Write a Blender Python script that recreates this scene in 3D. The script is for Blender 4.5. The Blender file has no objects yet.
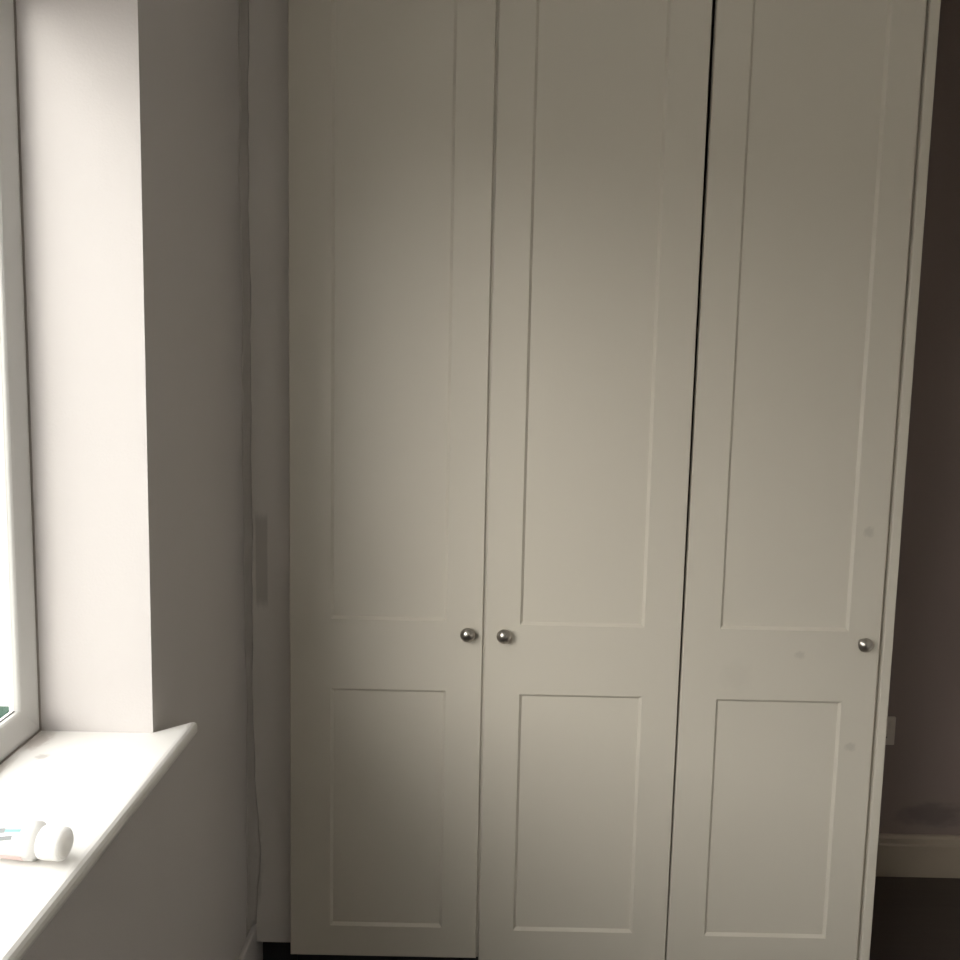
import bpy, bmesh, math, random
from mathutils import Vector, Matrix
random.seed(4)

scn = bpy.context.scene
col = scn.collection

# ---------------------------------------------------------------- camera
PITCH, ROLL, CAM_H, FPX = math.radians(6.9), math.radians(1.2), 1.5, 960.0
FW = Vector((0, math.cos(PITCH), -math.sin(PITCH)))
R0 = Vector((1, 0, 0)); U0 = Vector((0, math.sin(PITCH), math.cos(PITCH)))
RT = R0 * math.cos(ROLL) + U0 * math.sin(ROLL)
UP = U0 * math.cos(ROLL) - R0 * math.sin(ROLL)
CAM = Vector((0, 0, CAM_H))
cd = bpy.data.cameras.new('camera'); cam = bpy.data.objects.new('camera', cd); col.objects.link(cam)
m = Matrix.Identity(4)
for i in range(3):
    m[i][0], m[i][1], m[i][2], m[i][3] = RT[i], UP[i], -FW[i], CAM[i]
cam.matrix_world = m
cd.sensor_width = 36; cd.lens = 36; cd.clip_start = 0.02
scn.camera = cam

# ---------------------------------------------------------------- sky (overcast) and exposure
SKY = 1.04
w = bpy.data.worlds.new('overcast_sky'); scn.world = w; w.use_nodes = True
nt = w.node_tree; nt.nodes.clear()
tc = nt.nodes.new('ShaderNodeTexCoord'); sp = nt.nodes.new('ShaderNodeSeparateXYZ')
mx = nt.nodes.new('ShaderNodeMath'); mx.operation = 'MAXIMUM'; mx.inputs[1].default_value = 0
ma = nt.nodes.new('ShaderNodeMath'); ma.operation = 'MULTIPLY_ADD'
ma.inputs[1].default_value = 2 * SKY / 3; ma.inputs[2].default_value = SKY / 3
bg = nt.nodes.new('ShaderNodeBackground'); bg.inputs[0].default_value = (1.0, 0.985, 0.965, 1)
ow = nt.nodes.new('ShaderNodeOutputWorld')
nt.links.new(tc.outputs['Generated'], sp.inputs[0]); nt.links.new(sp.outputs[2], mx.inputs[0])
nt.links.new(mx.outputs[0], ma.inputs[0]); nt.links.new(ma.outputs[0], bg.inputs[1])
nt.links.new(bg.outputs[0], ow.inputs[0])

# hazy low sun glowing through thick cloud, shining obliquely in through the window
SUN_AZ, SUN_EL = math.radians(30), math.radians(17)
sd = bpy.data.lights.new('hazy_sun', 'SUN'); sd.energy = 0.285; sd.angle = math.radians(32); sd.color = (1.0, 0.955, 0.895)
sun = bpy.data.objects.new('hazy_sun', sd); col.objects.link(sun); sun.location = (-3, -4, 4)
sun_dir = Vector((math.sin(SUN_AZ) * math.cos(SUN_EL), math.cos(SUN_AZ) * math.cos(SUN_EL), -math.sin(SUN_EL)))
sun.rotation_euler = sun_dir.to_track_quat('-Z', 'Y').to_euler()

vs = scn.view_settings
vs.view_transform = 'Standard'; vs.look = 'None'; vs.gamma = 1; vs.use_curve_mapping = False
vs.exposure = 3.1

# ---------------------------------------------------------------- measures (metres)
DF = 2.14            # front plane of the wardrobe doors
YB = 2.73            # back wall
XW = -0.53           # room face of the window wall
XO = -0.7415           # outside face of the window wall
YR = 1.519           # far reveal of the window
YN = -1.15           # near reveal of the window
ZS = 0.8855          # top of the window sill
ZH = 2.095           # head of the window recess
XF = -0.7145         # room face of the window frame
CEIL = 2.62
XR, YF = 1.66, -1.6  # far ends of the room

# ---------------------------------------------------------------- materials
def srgb(r, g, b):
    f = lambda c: (c / 12.92 if c <= 0.04045 else ((c + 0.055) / 1.055) ** 2.4)
    return tuple(f(c / 255) for c in (r, g, b)) + (1,)

def mat(name, color, rough=0.6, metal=0.0, vary=0.05, scale=6.0, bump=0.0, bscale=150.0, stains=None, stretch=None, spec=0.5):
    """Painted / plastic / metal surface with faint mottling, fine relief and optional stains.
    stains: list of (centre, (rx, ry, rz), strength, colour)"""
    M = bpy.data.materials.new(name); M.use_nodes = True
    t = M.node_tree; N = t.nodes; L = t.links
    b = N['Principled BSDF']
    b.inputs['Roughness'].default_value = rough; b.inputs['Metallic'].default_value = metal
    b.inputs['Specular IOR Level'].default_value = spec
    geo = N.new('ShaderNodeNewGeometry')
    no = N.new('ShaderNodeTexNoise'); no.inputs['Scale'].default_value = scale; no.inputs['Detail'].default_value = 4
    src = geo.outputs['Position']
    if stretch:
        vm = N.new('ShaderNodeVectorMath'); vm.operation = 'MULTIPLY'; vm.inputs[1].default_value = stretch
        L.new(src, vm.inputs[0]); L.new(vm.outputs[0], no.inputs['Vector'])
    else:
        L.new(src, no.inputs['Vector'])
    mixn = N.new('ShaderNodeMix'); mixn.data_type = 'RGBA'
    mixn.inputs['A'].default_value = tuple(c * (1 - vary) for c in color[:3]) + (1,)
    mixn.inputs['B'].default_value = tuple(min(1, c * (1 + vary)) for c in color[:3]) + (1,)
    L.new(no.outputs['Fac'], mixn.inputs['Factor'])
    out = mixn.outputs['Result']
    for (c, r, s, sc, *bx) in (stains or []):
        sub = N.new('ShaderNodeVectorMath'); sub.operation = 'SUBTRACT'; sub.inputs[1].default_value = c
        L.new(geo.outputs['Position'], sub.inputs[0])
        dv = N.new('ShaderNodeVectorMath'); dv.operation = 'DIVIDE'; dv.inputs[1].default_value = r
        L.new(sub.outputs[0], dv.inputs[0])
        ln = N.new('ShaderNodeVectorMath'); ln.operation = 'LENGTH'; L.new(dv.outputs[0], ln.inputs[0])
        lnout = ln.outputs['Value']
        if bx:                                             # straight-edged patch
            ab = N.new('ShaderNodeVectorMath'); ab.operation = 'ABSOLUTE'; L.new(dv.outputs[0], ab.inputs[0])
            sx = N.new('ShaderNodeSeparateXYZ'); L.new(ab.outputs[0], sx.inputs[0])
            mm = N.new('ShaderNodeMath'); mm.operation = 'MAXIMUM'; L.new(sx.outputs[0], mm.inputs[0]); L.new(sx.outputs[2], mm.inputs[1])
            lnout = mm.outputs[0]
        n2 = N.new('ShaderNodeTexNoise'); n2.inputs['Scale'].default_value = 2.2; n2.inputs['Detail'].default_value = 3
        L.new(dv.outputs[0], n2.inputs['Vector'])
        ad = N.new('ShaderNodeMath'); ad.operation = 'MULTIPLY_ADD'; ad.inputs[1].default_value = 0.2 if bx else 0.9; ad.inputs[2].default_value = -0.1 if bx else -0.45
        L.new(n2.outputs['Fac'], ad.inputs[0])
        a2 = N.new('ShaderNodeMath'); a2.operation = 'ADD'; L.new(ad.outputs[0], a2.inputs[0]); L.new(lnout, a2.inputs[1])
        mr = N.new('ShaderNodeMapRange'); mr.interpolation_type = 'SMOOTHSTEP'
        mr.inputs['From Min'].default_value = 0.75 if bx else 0.35; mr.inputs['From Max'].default_value = 1.0
        mr.inputs['To Min'].default_value = s; mr.inputs['To Max'].default_value = 0
        L.new(a2.outputs[0], mr.inputs['Value'])
        m2 = N.new('ShaderNodeMix'); m2.data_type = 'RGBA'; m2.inputs['B'].default_value = sc
        L.new(mr.outputs['Result'], m2.inputs['Factor']); L.new(out, m2.inputs['A']); out = m2.outputs['Result']
    L.new(out, b.inputs['Base Color'])
    if bump:
        nb = N.new('ShaderNodeTexNoise'); nb.inputs['Scale'].default_value = bscale; nb.inputs['Detail'].default_value = 5
        L.new(geo.outputs['Position'], nb.inputs['Vector'])
        bp = N.new('ShaderNodeBump'); bp.inputs['Strength'].default_value = bump; bp.inputs['Distance'].default_value = 0.003
        L.new(nb.outputs['Fac'], bp.inputs['Height']); L.new(bp.outputs[0], b.inputs['Normal'])
    return M

def glass_mat():
    M = bpy.data.materials.new('window_glass'); M.use_nodes = True
    t = M.node_tree; N = t.nodes; L = t.links; N.clear()
    tr = N.new('ShaderNodeBsdfTransparent'); tr.inputs[0].default_value = (0.965, 0.975, 0.97, 1)
    gl = N.new('ShaderNodeBsdfGlossy'); gl.inputs['Roughness'].default_value = 0.02
    lw = N.new('ShaderNodeLayerWeight'); pw = N.new('ShaderNodeMath'); pw.operation = 'POWER'; pw.inputs[1].default_value = 5
    fr = N.new('ShaderNodeMath'); fr.operation = 'MULTIPLY_ADD'; fr.inputs[1].default_value = 0.9; fr.inputs[2].default_value = 0.04
    L.new(lw.outputs['Facing'], pw.inputs[0]); L.new(pw.outputs[0], fr.inputs[0])
    mxs = N.new('ShaderNodeMixShader'); o = N.new('ShaderNodeOutputMaterial')
    L.new(fr.outputs[0], mxs.inputs[0]); L.new(tr.outputs[0], mxs.inputs[1]); L.new(gl.outputs[0], mxs.inputs[2])
    L.new(mxs.outputs[0], o.inputs[0])
    return M

WALLC = (0.58, 0.545, 0.53, 1)
GRIME = (0.10, 0.09, 0.075, 1)
M_wall = mat('wall_paint', WALLC, 0.75, vary=0.03, scale=3, bump=0.12, bscale=220)
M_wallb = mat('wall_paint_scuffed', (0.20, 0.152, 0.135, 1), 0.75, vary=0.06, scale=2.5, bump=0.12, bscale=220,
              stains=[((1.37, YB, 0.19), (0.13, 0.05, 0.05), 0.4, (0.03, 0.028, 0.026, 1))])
M_wallr = mat('room_paint', (0.82, 0.80, 0.77, 1), 0.75, vary=0.03, scale=3, bump=0.12, bscale=220)
M_ceil = mat('ceiling_paint', (0.86, 0.845, 0.82, 1), 0.8, vary=0.02, bump=0.1)
M_floor = mat('dark_floor', (0.045, 0.034, 0.028, 1), 0.42, vary=0.35, scale=5, stretch=(1.0, 9.0, 1.0), bump=0.1, bscale=60)
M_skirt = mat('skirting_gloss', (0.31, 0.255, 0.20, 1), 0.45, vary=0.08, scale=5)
M_door = mat('ivory_door', (0.60, 0.555, 0.475, 1), 0.42, vary=0.02, scale=2)
M_door3 = mat('ivory_door_smudged', (0.60, 0.555, 0.475, 1), 0.42, vary=0.02, scale=2,
              stains=[((0.881, DF, 1.141), (0.016, 0.03, 0.017), 0.2, GRIME), ((0.872, DF, 0.635), (0.018, 0.03, 0.014), 0.2, GRIME),
                      ((0.742, DF, 0.852), (0.016, 0.03, 0.012), 0.15, GRIME), ((0.60, DF, 0.80), (0.05, 0.03, 0.05), 0.05, GRIME)])
M_filler = mat('painted_filler', (0.71, 0.665, 0.62, 1), 0.65, vary=0.04, scale=4, bump=0.1,
               stains=[((-0.501, 2.18, 1.038), (0.0155, 0.03, 0.118), 0.32, (0.16, 0.14, 0.12, 1), True),
                       ((-0.522, 2.18, 0.30), (0.022, 0.04, 0.14), 0.4, (0.15, 0.14, 0.12, 1))])
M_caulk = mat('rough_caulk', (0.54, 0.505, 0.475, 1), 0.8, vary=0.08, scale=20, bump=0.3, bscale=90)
M_plinth = mat('plinth_void_shade', (0.03, 0.03, 0.032, 1), 0.6)  # black stands in for the shaded void under doors and filler
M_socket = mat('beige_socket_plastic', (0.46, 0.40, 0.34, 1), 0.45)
M_carc = mat('carcass_board', (0.60, 0.555, 0.475, 1), 0.6)
M_inner = mat('dark_wardrobe_inside', (0.10, 0.085, 0.07, 1), 0.8)
M_sill = mat('sill_white', (0.80, 0.775, 0.74, 1), 0.38, vary=0.02,
             stains=[((-0.70, 1.475, ZS), (0.025, 0.045, 0.02), 0.5, (0.33, 0.25, 0.2, 1)), ((-0.665, 1.415, ZS), (0.014, 0.012, 0.02), 0.45, (0.3, 0.25, 0.22, 1)),
                     ((-0.708, 1.35, ZS), (0.015, 0.08, 0.02), 0.45, (0.33, 0.26, 0.2, 1))])
M_upvc = mat('window_plastic', (0.66, 0.65, 0.625, 1), 0.35, vary=0.01)
M_seal = mat('rubber_seal', (0.05, 0.05, 0.05, 1), 0.7)
M_glass = glass_mat()
M_nickel = mat('brushed_nickel', (0.48, 0.45, 0.41, 1), 0.28, metal=1.0, vary=0.03, scale=60)
M_plastic = mat('white_plastic', (0.72, 0.70, 0.67, 1), 0.4, vary=0.01)
M_tube = mat('tube_plastic', (0.80, 0.79, 0.77, 1), 0.35, vary=0.01)
for M_ in (M_tube, M_plastic):
    p_ = M_.node_tree.nodes['Principled BSDF']; p_.inputs['Subsurface Weight'].default_value = 1.0
    p_.inputs['Subsurface Radius'].default_value = (1, 1, 1); p_.inputs['Subsurface Scale'].default_value = 0.05
M_teal = mat('teal_print', (0.18, 0.38, 0.36, 1), 0.5)
M_grey = mat('grey_print', (0.20, 0.21, 0.21, 1), 0.5)
M_pink = mat('pink_print', (0.62, 0.47, 0.45, 1), 0.5)
M_green = mat('green_plastic', (0.006, 0.034, 0.020, 1), 0.75, vary=0.08, spec=0.15)
M_ground = mat('outdoor_paving', (0.36, 0.35, 0.33, 1), 0.85, vary=0.2, scale=3, bump=0.2, bscale=30)
M_brick = mat('outer_render', (0.45, 0.42, 0.38, 1), 0.85, vary=0.1)

# ---------------------------------------------------------------- helpers
def link(name, me, M, parent=None, smooth=False):
    o = bpy.data.objects.new(name, me); col.objects.link(o)
    if M: me.materials.append(M)
    if smooth:
        for p in me.polygons: p.use_smooth = True
    if parent:
        o.parent = parent
    return o

def obj(name, bm, M, parent=None, smooth=False, off=None):
    """bm in world coordinates; when parented it is moved into the parent's frame (parents are unrotated)"""
    base = parent
    o3 = Vector((0, 0, 0))
    while base is not None:
        o3 += base.location; base = base.parent
    if parent: bmesh.ops.translate(bm, verts=bm.verts, vec=-o3)
    bmesh.ops.recalc_face_normals(bm, faces=bm.faces)
    me = bpy.data.meshes.new(name); bm.to_mesh(me); bm.free()
    return link(name, me, M, parent, smooth)

def box(bm, x0, x1, y0, y1, z0, z1, bev=0.0, seg=2):
    b = bmesh.new(); bmesh.ops.create_cube(b, size=1)
    for v in b.verts:
        v.co = Vector(((x0 + x1) / 2 + v.co.x * (x1 - x0), (y0 + y1) / 2 + v.co.y * (y1 - y0), (z0 + z1) / 2 + v.co.z * (z1 - z0)))
    if bev: bmesh.ops.bevel(b, geom=list(b.edges), offset=bev, segments=seg, affect='EDGES', profile=0.5)
    t = bpy.data.meshes.new('tmp'); b.to_mesh(t); b.free(); bm.from_mesh(t); bpy.data.meshes.remove(t)
    return bm

def nb(): return bmesh.new()

def lathe(bm, prof, axis_o, axis, n=40):
    """profile of (distance along axis, radius); axis a unit vector"""
    a = Vector(axis).normalized(); u = a.orthogonal().normalized(); v = a.cross(u)
    rings = []
    for d, r in prof:
        c = Vector(axis_o) + a * d
        if r < 1e-6: rings.append([bm.verts.new(c)])
        else: rings.append([bm.verts.new(c + (u * math.cos(2 * math.pi * k / n) + v * math.sin(2 * math.pi * k / n)) * r) for k in range(n)])
    for A, B in zip(rings, rings[1:]):
        for k in range(n):
            k2 = (k + 1) % n
            if len(A) == 1 and len(B) == 1: continue
            if len(A) == 1: bm.faces.new((A[0], B[k], B[k2]))
            elif len(B) == 1: bm.faces.new((A[k], A[k2], B[0]))
            else: bm.faces.new((A[k], A[k2], B[k2], B[k]))
    return bm

def loft(bm, rings, close=True, cap=True):
    R = [[bm.verts.new(p) for p in r] for r in rings]
    n = len(R[0])
    for A, B in zip(R, R[1:]):
        for k in range(n if close else n - 1):
            k2 = (k + 1) % n
            bm.faces.new((A[k], A[k2], B[k2], B[k]))
    if cap and close:
        bm.faces.new(R[0]); bm.faces.new(R[-1])
    return bm

def empty(name, loc, label=None, cat=None, group=None, kind=None):
    o = bpy.data.objects.new(name, None); col.objects.link(o); o.location = loc; o.empty_display_size = 0.1
    if label: o['label'] = label
    if cat: o['category'] = cat
    if group: o['group'] = group
    if kind: o['kind'] = kind
    return o

def struct(name, bm, M, label, cat):
    o = obj(name, bm, M); o['kind'] = 'structure'; o['label'] = label; o['category'] = cat
    return o

# ---------------------------------------------------------------- room shell
struct('floor', box(nb(), XO, XR + 0.2, YF - 0.2, YB + 0.2, -0.12, 0), M_floor, 'dark brown floor below the wardrobe', 'floor')
struct('ceiling', box(nb(), XO, XR + 0.2, YF - 0.2, YB + 0.2, CEIL, CEIL + 0.12), M_ceil, 'off-white painted ceiling over the room', 'ceiling')
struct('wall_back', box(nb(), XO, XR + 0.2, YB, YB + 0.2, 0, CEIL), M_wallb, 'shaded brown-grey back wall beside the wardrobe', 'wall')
struct('wall_right', box(nb(), XR, XR + 0.2, YF, YB, 0, CEIL), M_wallr, 'plain painted wall opposite the window', 'wall')
struct('wall_front', box(nb(), XO, XR + 0.2, YF - 0.2, YF, 0, CEIL), M_wallr, 'plain painted wall facing the wardrobe', 'wall')
# window wall with a real opening; the corner of the far reveal is softly rounded
b = nb()
box(b, XO, XW, YF, YN, 0, CEIL)
box(b, XO, XW, YR, YB, 0, CEIL)
box(b, XO, XW, YN, YR, 0, ZS - 0.028)
box(b, XO, XW, YN, YR, ZH, CEIL)
struct('wall_left', b, M_wall, 'pale painted window wall with a deep reveal', 'wall')

# skirting boards: profile extruded
def skirting(name, prof, p0, p1, inward, M, label):
    """prof: (out, z)"""
    b = nb(); rings = []
    for p in (p0, p1):
        rings.append([Vector((p[0] + inward[0] * o, p[1] + inward[1] * o, z)) for o, z in prof])
    loft(b, rings)
    o = obj(name, b, M); o['kind'] = 'structure'; o['label'] = label; o['category'] = 'skirting'
    return o
P1 = [(0, 0.001), (0.016, 0.001), (0.016, 0.098), (0.0145, 0.102), (0.0125, 0.104), (0.0125, 0.120), (0.009, 0.126), (0.004, 0.129), (0, 0.129)]
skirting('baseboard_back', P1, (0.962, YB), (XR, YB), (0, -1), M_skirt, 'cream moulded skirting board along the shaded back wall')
P2 = [(0, 0.001), (0.011, 0.001), (0.011, 0.132), (0.008, 0.138), (0.003, 0.140), (0, 0.140)]
skirting('baseboard_left', P2, (XW, YF), (XW, 2.30), (1, 0), M_wall, 'plain painted skirting board under the window wall')

# ---------------------------------------------------------------- window
win = empty('window_1', (XF, (YN + YR) / 2, ZS), 'white plastic framed window over the deep sill', 'window', kind='structure')
YM = 0.19
def frame_loop(bm, y0, y1, z0, z1, prof):
    """prof: (inset from the outer edge, x). Mitred rectangular frame."""
    rings = []
    for i, x in prof:
        rings.append([Vector((x, y0 + i, z0 + i)), Vector((x, y1 - i, z0 + i)), Vector((x, y1 - i, z1 - i)), Vector((x, y0 + i, z1 - i))])
    R = [[bm.verts.new(p) for p in r] for r in rings]
    for A, B in zip(R, R[1:]):
        for k in range(4):
            bm.faces.new((A[k], A[(k + 1) % 4], B[(k + 1) % 4], B[k]))
PROF = [(0, XF - 0.0265), (0, XF - 0.006), (0.003, XF - 0.001), (0.009, XF), (0.040, XF - 0.007), (0.046, XF - 0.009), (0.0485, XF - 0.0115),
        (0.0493, XF - 0.0135), (0.0496, XF - 0.0165), (0.0500, XF - 0.0172), (0.0500, XF - 0.0245), (0.0485, XF - 0.0265), (0, XF - 0.0265)]
for (ya, yb) in ((YN, YM), (YM, YR)):
    b = nb(); frame_loop(b, ya + 0.0005, yb - 0.0005, ZS + 0.0005, ZH - 0.0005, PROF)
    fr = obj('window_frame', b, M_upvc, win)
    obj('rubber_seal', box(nb(), XF - 0.0194, XF - 0.0170, ya + 0.0500, yb - 0.0500, ZS + 0.0496, ZS + 0.0512), M_seal, fr)
    obj('glass_pane', box(nb(), XF - 0.0225, XF - 0.0195, ya + 0.045, yb - 0.045, ZS + 0.045, ZH - 0.045), M_glass, win)
# dark seal where the frame meets the plaster
b = nb(); frame_loop(b, YN, YR, ZS, ZH, [(-0.001, XF + 0.0012), (0.001, XF + 0.0008), (0.0015, XF - 0.002)])
obj('sealant_line', b, mat('sealant', (0.30, 0.27, 0.24, 1), 0.7), win)

# sill board with a rounded nose and a short horn past the reveal
b = nb()
TH = 0.026; nose = -0.472; rr = 0.011
def sill_ring(y):
    pts = [Vector((XF - 0.01, y, ZS)), Vector((XF - 0.01, y, ZS - TH))]
    pts += [Vector((nose - 0.012, y, ZS - TH))]
    for k in range(0, 9):
        a = -math.pi / 2 + math.pi * k / 8
        pts.append(Vector((nose - 0.012 + 0.012 * math.cos(a), y, ZS - TH / 2 + (TH / 2) * math.sin(a))))
    return pts
rings = [sill_ring(YN + 0.001)] + [sill_ring(YR - 0.001)]
loft(b, rings)
def horn_ring(f, inset=0.0):
    out = []
    for p in sill_ring(0):
        x = max(XW - 0.0005, min(p.x, nose - inset))
        out.append(Vector((x, YR - 0.001 + f * (0.003 + 0.062 * (x - XW) / (nose - XW)), ZS - TH / 2 + (p.z - ZS + TH / 2) * (1 - inset * 14))))
    return out
b2 = nb()
loft(b2, [horn_ring(0), horn_ring(0.7), horn_ring(0.86, 0.001), horn_ring(0.94, 0.003), horn_ring(0.98, 0.006), horn_ring(1.0, 0.011)])
t = bpy.data.meshes.new('tmp'); b2.to_mesh(t); b2.free(); b.from_mesh(t)
sl = obj('window_sill', b, M_sill, win)
sl['label'] = 'thick white sill board with a rounded nose'

# ---------------------------------------------------------------- wardrobe
ward = empty('wardrobe', (0.26, DF, 0), 'tall ivory three-door fitted wardrobe with recessed shaker panels', 'wardrobe')
TOPZ = 2.42; XL, XRW = -0.429, 0.954
obj('side_panel', box(nb(), 0.9315, XRW, DF - 0.001, YB - 0.001, 0.001, CEIL - 0.001, 0.003, 3), M_door, ward)
obj('side_panel', box(nb(), XL, XL + 0.018, DF + 0.026, YB - 0.001, 0.09, TOPZ), M_carc, ward)
obj('partition', box(nb(), 0.004, 0.026, DF + 0.024, YB - 0.02, 0.09, TOPZ), M_carc, ward)
obj('stile_edge', box(nb(), 0.0146, 0.0186, DF + 0.006, DF + 0.026, 0.09, TOPZ), M_carc, ward)
obj('stile_edge', box(nb(), 0.9246, 0.9314, DF + 0.013, DF + 0.03, 0.08, TOPZ), M_carc, ward)
obj('back_board', box(nb(), XL + 0.018, 0.9315, YB - 0.014, YB - 0.004, 0.09, TOPZ), M_inner, ward)
obj('bottom_board', box(nb(), XL + 0.018, 0.9315, DF + 0.024, YB - 0.02, 0.088, 0.106), M_inner, ward)
obj('top_fascia', box(nb(), XL, 0.9315, DF + 0.002, DF + 0.022, TOPZ + 0.004, CEIL - 0.001, 0.001), M_door, ward)
obj('plinth', box(nb(), XL, 0.9315, DF + 0.09, DF + 0.108, 0.001, 0.088), M_plinth, ward)
fl = obj('filler_strip', box(nb(), XW + 0.001, XL - 0.006, DF + 0.04, DF + 0.058, 0.094, CEIL - 0.001, 0.0015), M_filler, ward)
fl['label'] = 'painted filler strip between wardrobe and window wall with a rough patch'
obj('filler_void_sheet', box(nb(), XW + 0.012, XL - 0.004, DF + 0.10, DF + 0.118, 0.001, 0.094), M_plinth, ward)  # black sheet painting the shaded void below the filler strip
# uneven bead of caulk down the corner
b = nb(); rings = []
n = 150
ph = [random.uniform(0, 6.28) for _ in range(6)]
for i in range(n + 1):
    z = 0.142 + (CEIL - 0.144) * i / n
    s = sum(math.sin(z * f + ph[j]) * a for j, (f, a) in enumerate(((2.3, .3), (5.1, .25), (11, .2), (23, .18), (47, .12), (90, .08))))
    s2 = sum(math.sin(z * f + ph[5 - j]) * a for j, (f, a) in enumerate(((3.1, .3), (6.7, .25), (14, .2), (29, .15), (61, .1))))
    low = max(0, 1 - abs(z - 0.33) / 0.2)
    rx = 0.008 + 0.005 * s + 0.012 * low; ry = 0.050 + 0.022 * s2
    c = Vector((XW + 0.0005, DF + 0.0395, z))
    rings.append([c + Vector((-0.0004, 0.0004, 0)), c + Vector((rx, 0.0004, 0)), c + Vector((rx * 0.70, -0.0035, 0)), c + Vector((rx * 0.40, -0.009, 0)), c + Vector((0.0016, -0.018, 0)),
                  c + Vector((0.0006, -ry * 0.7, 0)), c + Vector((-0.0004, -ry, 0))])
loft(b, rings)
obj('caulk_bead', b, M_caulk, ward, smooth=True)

def door(xlb, xlt, xrb, xrt, z0, z1, panels, M):
    """Framed door: corner x at bottom / top; panels: (x0, x1, z0, z1) openings with sloped edges."""
    T = 0.021; SL = 0.0070; DP = 0.0068; CH = 0.0018
    xl = lambda z: xlb + (xlt - xlb) * (z - z0) / (z1 - z0)
    xr = lambda z: xrb + (xrt - xrb) * (z - z0) / (z1 - z0)
    (ax0, ax1, az0, az1), (bx0, bx1, bz0, bz1) = panels      # lower, upper
    b = nb(); V = {}
    def v(x, y, z):
        k = (round(x, 6), round(y, 6), round(z, 6))
        if k not in V: V[k] = b.verts.new((x, y, z))
        return V[k]
    def q(*p): b.faces.new([v(*c) for c in p])
    y = DF
    zs = [z0 + CH, az0, az1, bz0, bz1, z1 - CH]
    L = lambda z: xl(z) + CH; Rr = lambda z: xr(z) - CH
    def rect(xa, xb, za, zb):
        q((xa(za), y, za), (xb(za), y, za), (xb(zb), y, zb), (xa(zb), y, zb))
    k = lambda c: (lambda z: c)
    # bottom rail, mid rail, top rail, with columns split at the stiles
    mids = ((zs[0], zs[1], ax0, ax1), (zs[2], zs[3], None, None), (zs[4], zs[5], bx0, bx1))
    for za, zb, c0, c1 in mids:
        if c0 is None:
            q((L(za), y, za), (ax0, y, za), (bx0, y, zb), (L(zb), y, zb))
            q((ax0, y, za), (ax1, y, za), (bx1, y, zb), (bx0, y, zb))
            q((ax1, y, za), (Rr(za), y, za), (Rr(zb), y, zb), (bx1, y, zb))
        else:
            rect(L, k(c0), za, zb); rect(k(c0), k(c1), za, zb); rect(k(c1), Rr, za, zb)
    for (c0, c1, za, zb) in panels:
        rect(L, k(c0), za, zb); rect(k(c1), Rr, za, zb)
        o_ = [(c0, y, za), (c1, y, za), (c1, y, zb), (c0, y, zb)]
        i_ = [(c0 + SL, y + DP, za + SL), (c1 - SL, y + DP, za + SL), (c1 - SL, y + DP, zb - SL), (c0 + SL, y + DP, zb - SL)]
        j_ = [(c[0], y + T - 0.002, c[2]) for c in i_]
        for n_ in range(4):
            m_ = (n_ + 1) % 4
            q(o_[n_], o_[m_], i_[m_], i_[n_]); q(i_[n_], i_[m_], j_[m_], j_[n_])
    # chamfered rim and edges
    left = [(L(z), y, z) for z in zs]; right = [(Rr(z), y, z) for z in zs]
    le = [(xl(z), y + CH, z) for z in [z0] + zs[1:-1] + [z1]]; re = [(xr(z), y + CH, z) for z in [z0] + zs[1:-1] + [z1]]
    lb = [(c[0], y + T, c[2]) for c in le]; rb = [(c[0], y + T, c[2]) for c in re]
    for A, B in ((left, le), (le, lb), (right, re), (re, rb)):
        for i in range(5): q(A[i], A[i + 1], B[i + 1], B[i])
    for idx, cx in ((0, (ax0, ax1)), (-1, (bx0, bx1))):
        f = [left[idx], (cx[0], y, left[idx][2]), (cx[1], y, left[idx][2]), right[idx]]
        b.faces.new([v(*c) for c in f] + [v(*re[idx]), v(*le[idx])])
        q(le[idx], re[idx], rb[idx], lb[idx])
    b.faces.new([v(*c) for c in lb] + [v(*c) for c in reversed(rb)])
    d = obj('door', b, M, ward)
    for (c0, c1, za, zb) in panels:
        obj('recessed_panel', box(nb(), c0 + SL - 0.0005, c1 - SL + 0.0005, y + DP - 0.0004, y + T - 0.003, za + SL - 0.0005, zb - SL + 0.0005), M, d)
    return d

UPT = 2.335
d1 = door(XL, XL, 0.0140, 0.0140, 0.0895, TOPZ, [(-0.335, -0.069, 0.166, 0.750), (-0.335, -0.069, 0.914, UPT)], M_door)
d2 = door(0.0192, 0.0192, 0.4660, 0.4715, 0.0800, TOPZ, [(0.101, 0.3845, 0.1625, 0.7455), (0.0985, 0.3835, 0.909, UPT)], M_door)
d3 = door(0.4695, 0.4815, 0.9240, 0.9240, 0.0790, TOPZ, [(0.5555, 0.8455, 0.159, 0.7435), (0.5565, 0.8510, 0.9095, UPT)], M_door3)

KN = [(0.0, 0.0), (0.0, 0.0105), (0.002, 0.0108), (0.0035, 0.0085), (0.008, 0.0068), (0.013, 0.0075), (0.0155, 0.0125), (0.0165, 0.0158), (0.0185, 0.0168),
      (0.0205, 0.0162), (0.0215, 0.0150), (0.0235, 0.0134), (0.0265, 0.0100), (0.0285, 0.0060), (0.0293, 0.0)]
for d, (kx, kz) in ((d1, (-0.0212, 0.888)), (d2, (0.0618, 0.8865)), (d3, (0.8835, 0.8835))):
    b = nb(); lathe(b, KN, (kx, DF - 0.0002, kz), (0, -1, 0), 48)
    kb = obj('knob', b, M_nickel, d, smooth=True)
    kb['label'] = 'small round brushed metal knob'

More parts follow.
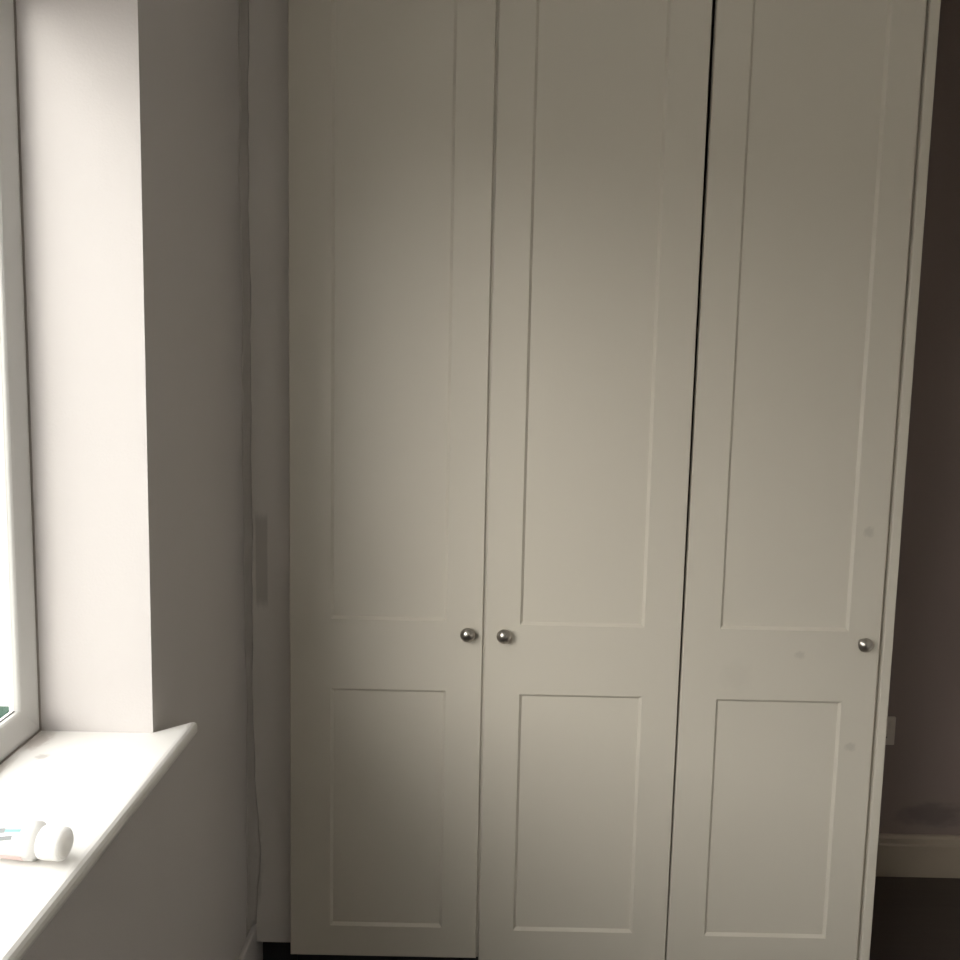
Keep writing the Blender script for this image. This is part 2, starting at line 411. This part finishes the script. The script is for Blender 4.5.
# ---------------------------------------------------------------- wall socket on the back wall
sx1, sz0, sz1 = 1.2382, 0.4086, 0.4945; sx0 = sx1 - 0.146
sock = empty('wall_socket', ((sx0 + sx1) / 2, YB, sz0), 'pale double wall socket half hidden behind the wardrobe side panel', 'socket')
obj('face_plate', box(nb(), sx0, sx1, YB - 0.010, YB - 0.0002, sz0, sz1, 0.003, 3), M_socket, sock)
for k in (0, 1):
    cx = sx0 + 0.042 + 0.066 * k
    for dx, dz, ww, hh in ((0, 0.006, 0.004, 0.008), (-0.011, -0.016, 0.0065, 0.004), (0.011, -0.016, 0.0065, 0.004)):
        obj('pin_hole', box(nb(), cx + dx - ww / 2, cx + dx + ww / 2, YB - 0.0104, YB - 0.0098, sz0 + 0.040 + dz - hh / 2, sz0 + 0.040 + dz + hh / 2), M_seal, sock)
    sxk = sx0 + (0.014 if k == 0 else 0.132)
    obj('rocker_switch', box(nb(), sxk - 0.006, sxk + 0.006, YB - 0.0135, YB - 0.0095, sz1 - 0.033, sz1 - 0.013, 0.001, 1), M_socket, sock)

# ---------------------------------------------------------------- squeeze tube lying on the sill
TR = 0.0235; ty = 1.122; tz = ZS + TR + 0.0003; xe = -0.494
tube = empty('squeeze_tube', (-0.60, ty, ZS), 'white plastic squeeze tube with screw cap lying on the window sill', 'tube')
xs = xe - 0.029                                  # cap starts here
b = nb(); rings = []
N = 48
for (dx, ry, rz) in ((0.0, 0.0105, 0.0105), (-0.002, 0.0105, 0.0105), (-0.0025, 0.0150, 0.0150), (-0.006, 0.0195, 0.0195), (-0.0085, TR, TR), (-0.03, TR, TR), (-0.06, 0.0215, 0.0195),
                     (-0.09, 0.0232, 0.0165), (-0.12, 0.0250, 0.0115), (-0.145, 0.0268, 0.0058), (-0.158, 0.0275, 0.0020), (-0.170, 0.0275, 0.0018)):
    cz = ZS + 0.0003 + max(rz, TR * 0.0) if rz != 0.0105 and rz < TR and dx < -0.02 else tz
    rings.append([Vector((xs + dx, ty + ry * math.cos(2 * math.pi * k / N), cz + rz * math.sin(2 * math.pi * k / N))) for k in range(N)])
loft(b, rings)
body = obj('tube_body', b, M_tube, tube, smooth=True)
b = nb()
lathe(b, [(0, 0.0), (0, 0.0185), (0.001, 0.0202), (0.005, 0.0207), (0.0055, 0.0196), (0.007, 0.0196), (0.0075, 0.0207), (0.024, 0.0202), (0.0275, 0.0192), (0.029, 0.0172), (0.0285, 0.0155), (0.0283, 0.0)],
      (xs + 0.0005, ty, tz), (1, 0, 0), 48)
capo = obj('screw_cap', b, M_plastic, tube, smooth=False)
def strip(name, x0, x1, a0, a1, M, slant=0.0, n=8):
    """thin print that follows the round tube; angles in degrees from +Y over the top"""
    b = nb(); R = []
    for i in range(2):
        x = (x0, x1)[i]
        R.append([Vector((x, ty + (TR + 0.0004) * math.cos(math.radians(a0 + (a1 - a0) * k / n + slant * i)), tz + (TR + 0.0004) * math.sin(math.radians(a0 + (a1 - a0) * k / n + slant * i)))) for k in range(n + 1)])
    loft(b, R, close=False, cap=False)
    return obj(name, b, M, body)
xb = xs - 0.010
for (a, l0, l1, wd, M_, sl_) in ((126, 0.010, 0.030, 9, M_teal, -5), (128, 0.030, 0.046, 15, M_grey, -6), (150, 0.004, 0.0, 0, None, 0), (152, 0.018, 0.042, 12, M_grey, -10), (163, 0.044, 0.058, 5, M_teal, -4)):
    if M_: strip('printed_mark', xb - l1, xb - l0, a, a + wd, M_, sl_)
strip('printed_band', xb - 0.045, xb - 0.006, 205, 232, M_pink)

tube.rotation_euler.z = math.radians(-9)

# ---------------------------------------------------------------- outdoors
g = struct('ground', box(nb(), -14, XO - 0.001, -12, 14, -0.40, -0.20), M_ground, 'assumed pale paving outside the window', 'ground')  # assumed paving, put in to shape the daylight entering the window
gx1, gy0, gtop = -1.20, 2.263, 0.58
bn = empty('garden_bin', (gx1 - 0.25, gy0 + 0.09, -0.20), 'slim green plastic bin standing outside the window', 'bin')
b = nb()
loft(b, [[Vector((gx1 - 0.25 + sx * s, gy0 + 0.09 + sy * s * 0.36, z)) for sx, sy in ((-1, -1), (1, -1), (1, 1), (-1, 1))] for s, z in ((0.19, -0.199), (0.235, 0.51), (0.25, 0.51), (0.25, 0.54))])
obj('bin_body', b, M_green, bn)
obj('bin_lid', box(nb(), gx1 - 0.5, gx1, gy0, gy0 + 0.18, 0.541, gtop, 0.012, 3), M_green, bn)

# unseen rendered wall across the paving, added to cut off low sun and sky
gw = empty('light_blocking_wall', (-6.1, -6.0, -0.20), 'long pale unseen wall added outside to block low sun and sky', 'garden wall')
obj('wall_body', box(nb(), -6.2, -6.0, -16.0, 4.0, -0.1995, 2.30, 0.01), M_brick, gw)
obj('coping', box(nb(), -6.24, -5.96, -16.0, 4.0, 2.30, 2.36, 0.012), M_brick, gw)
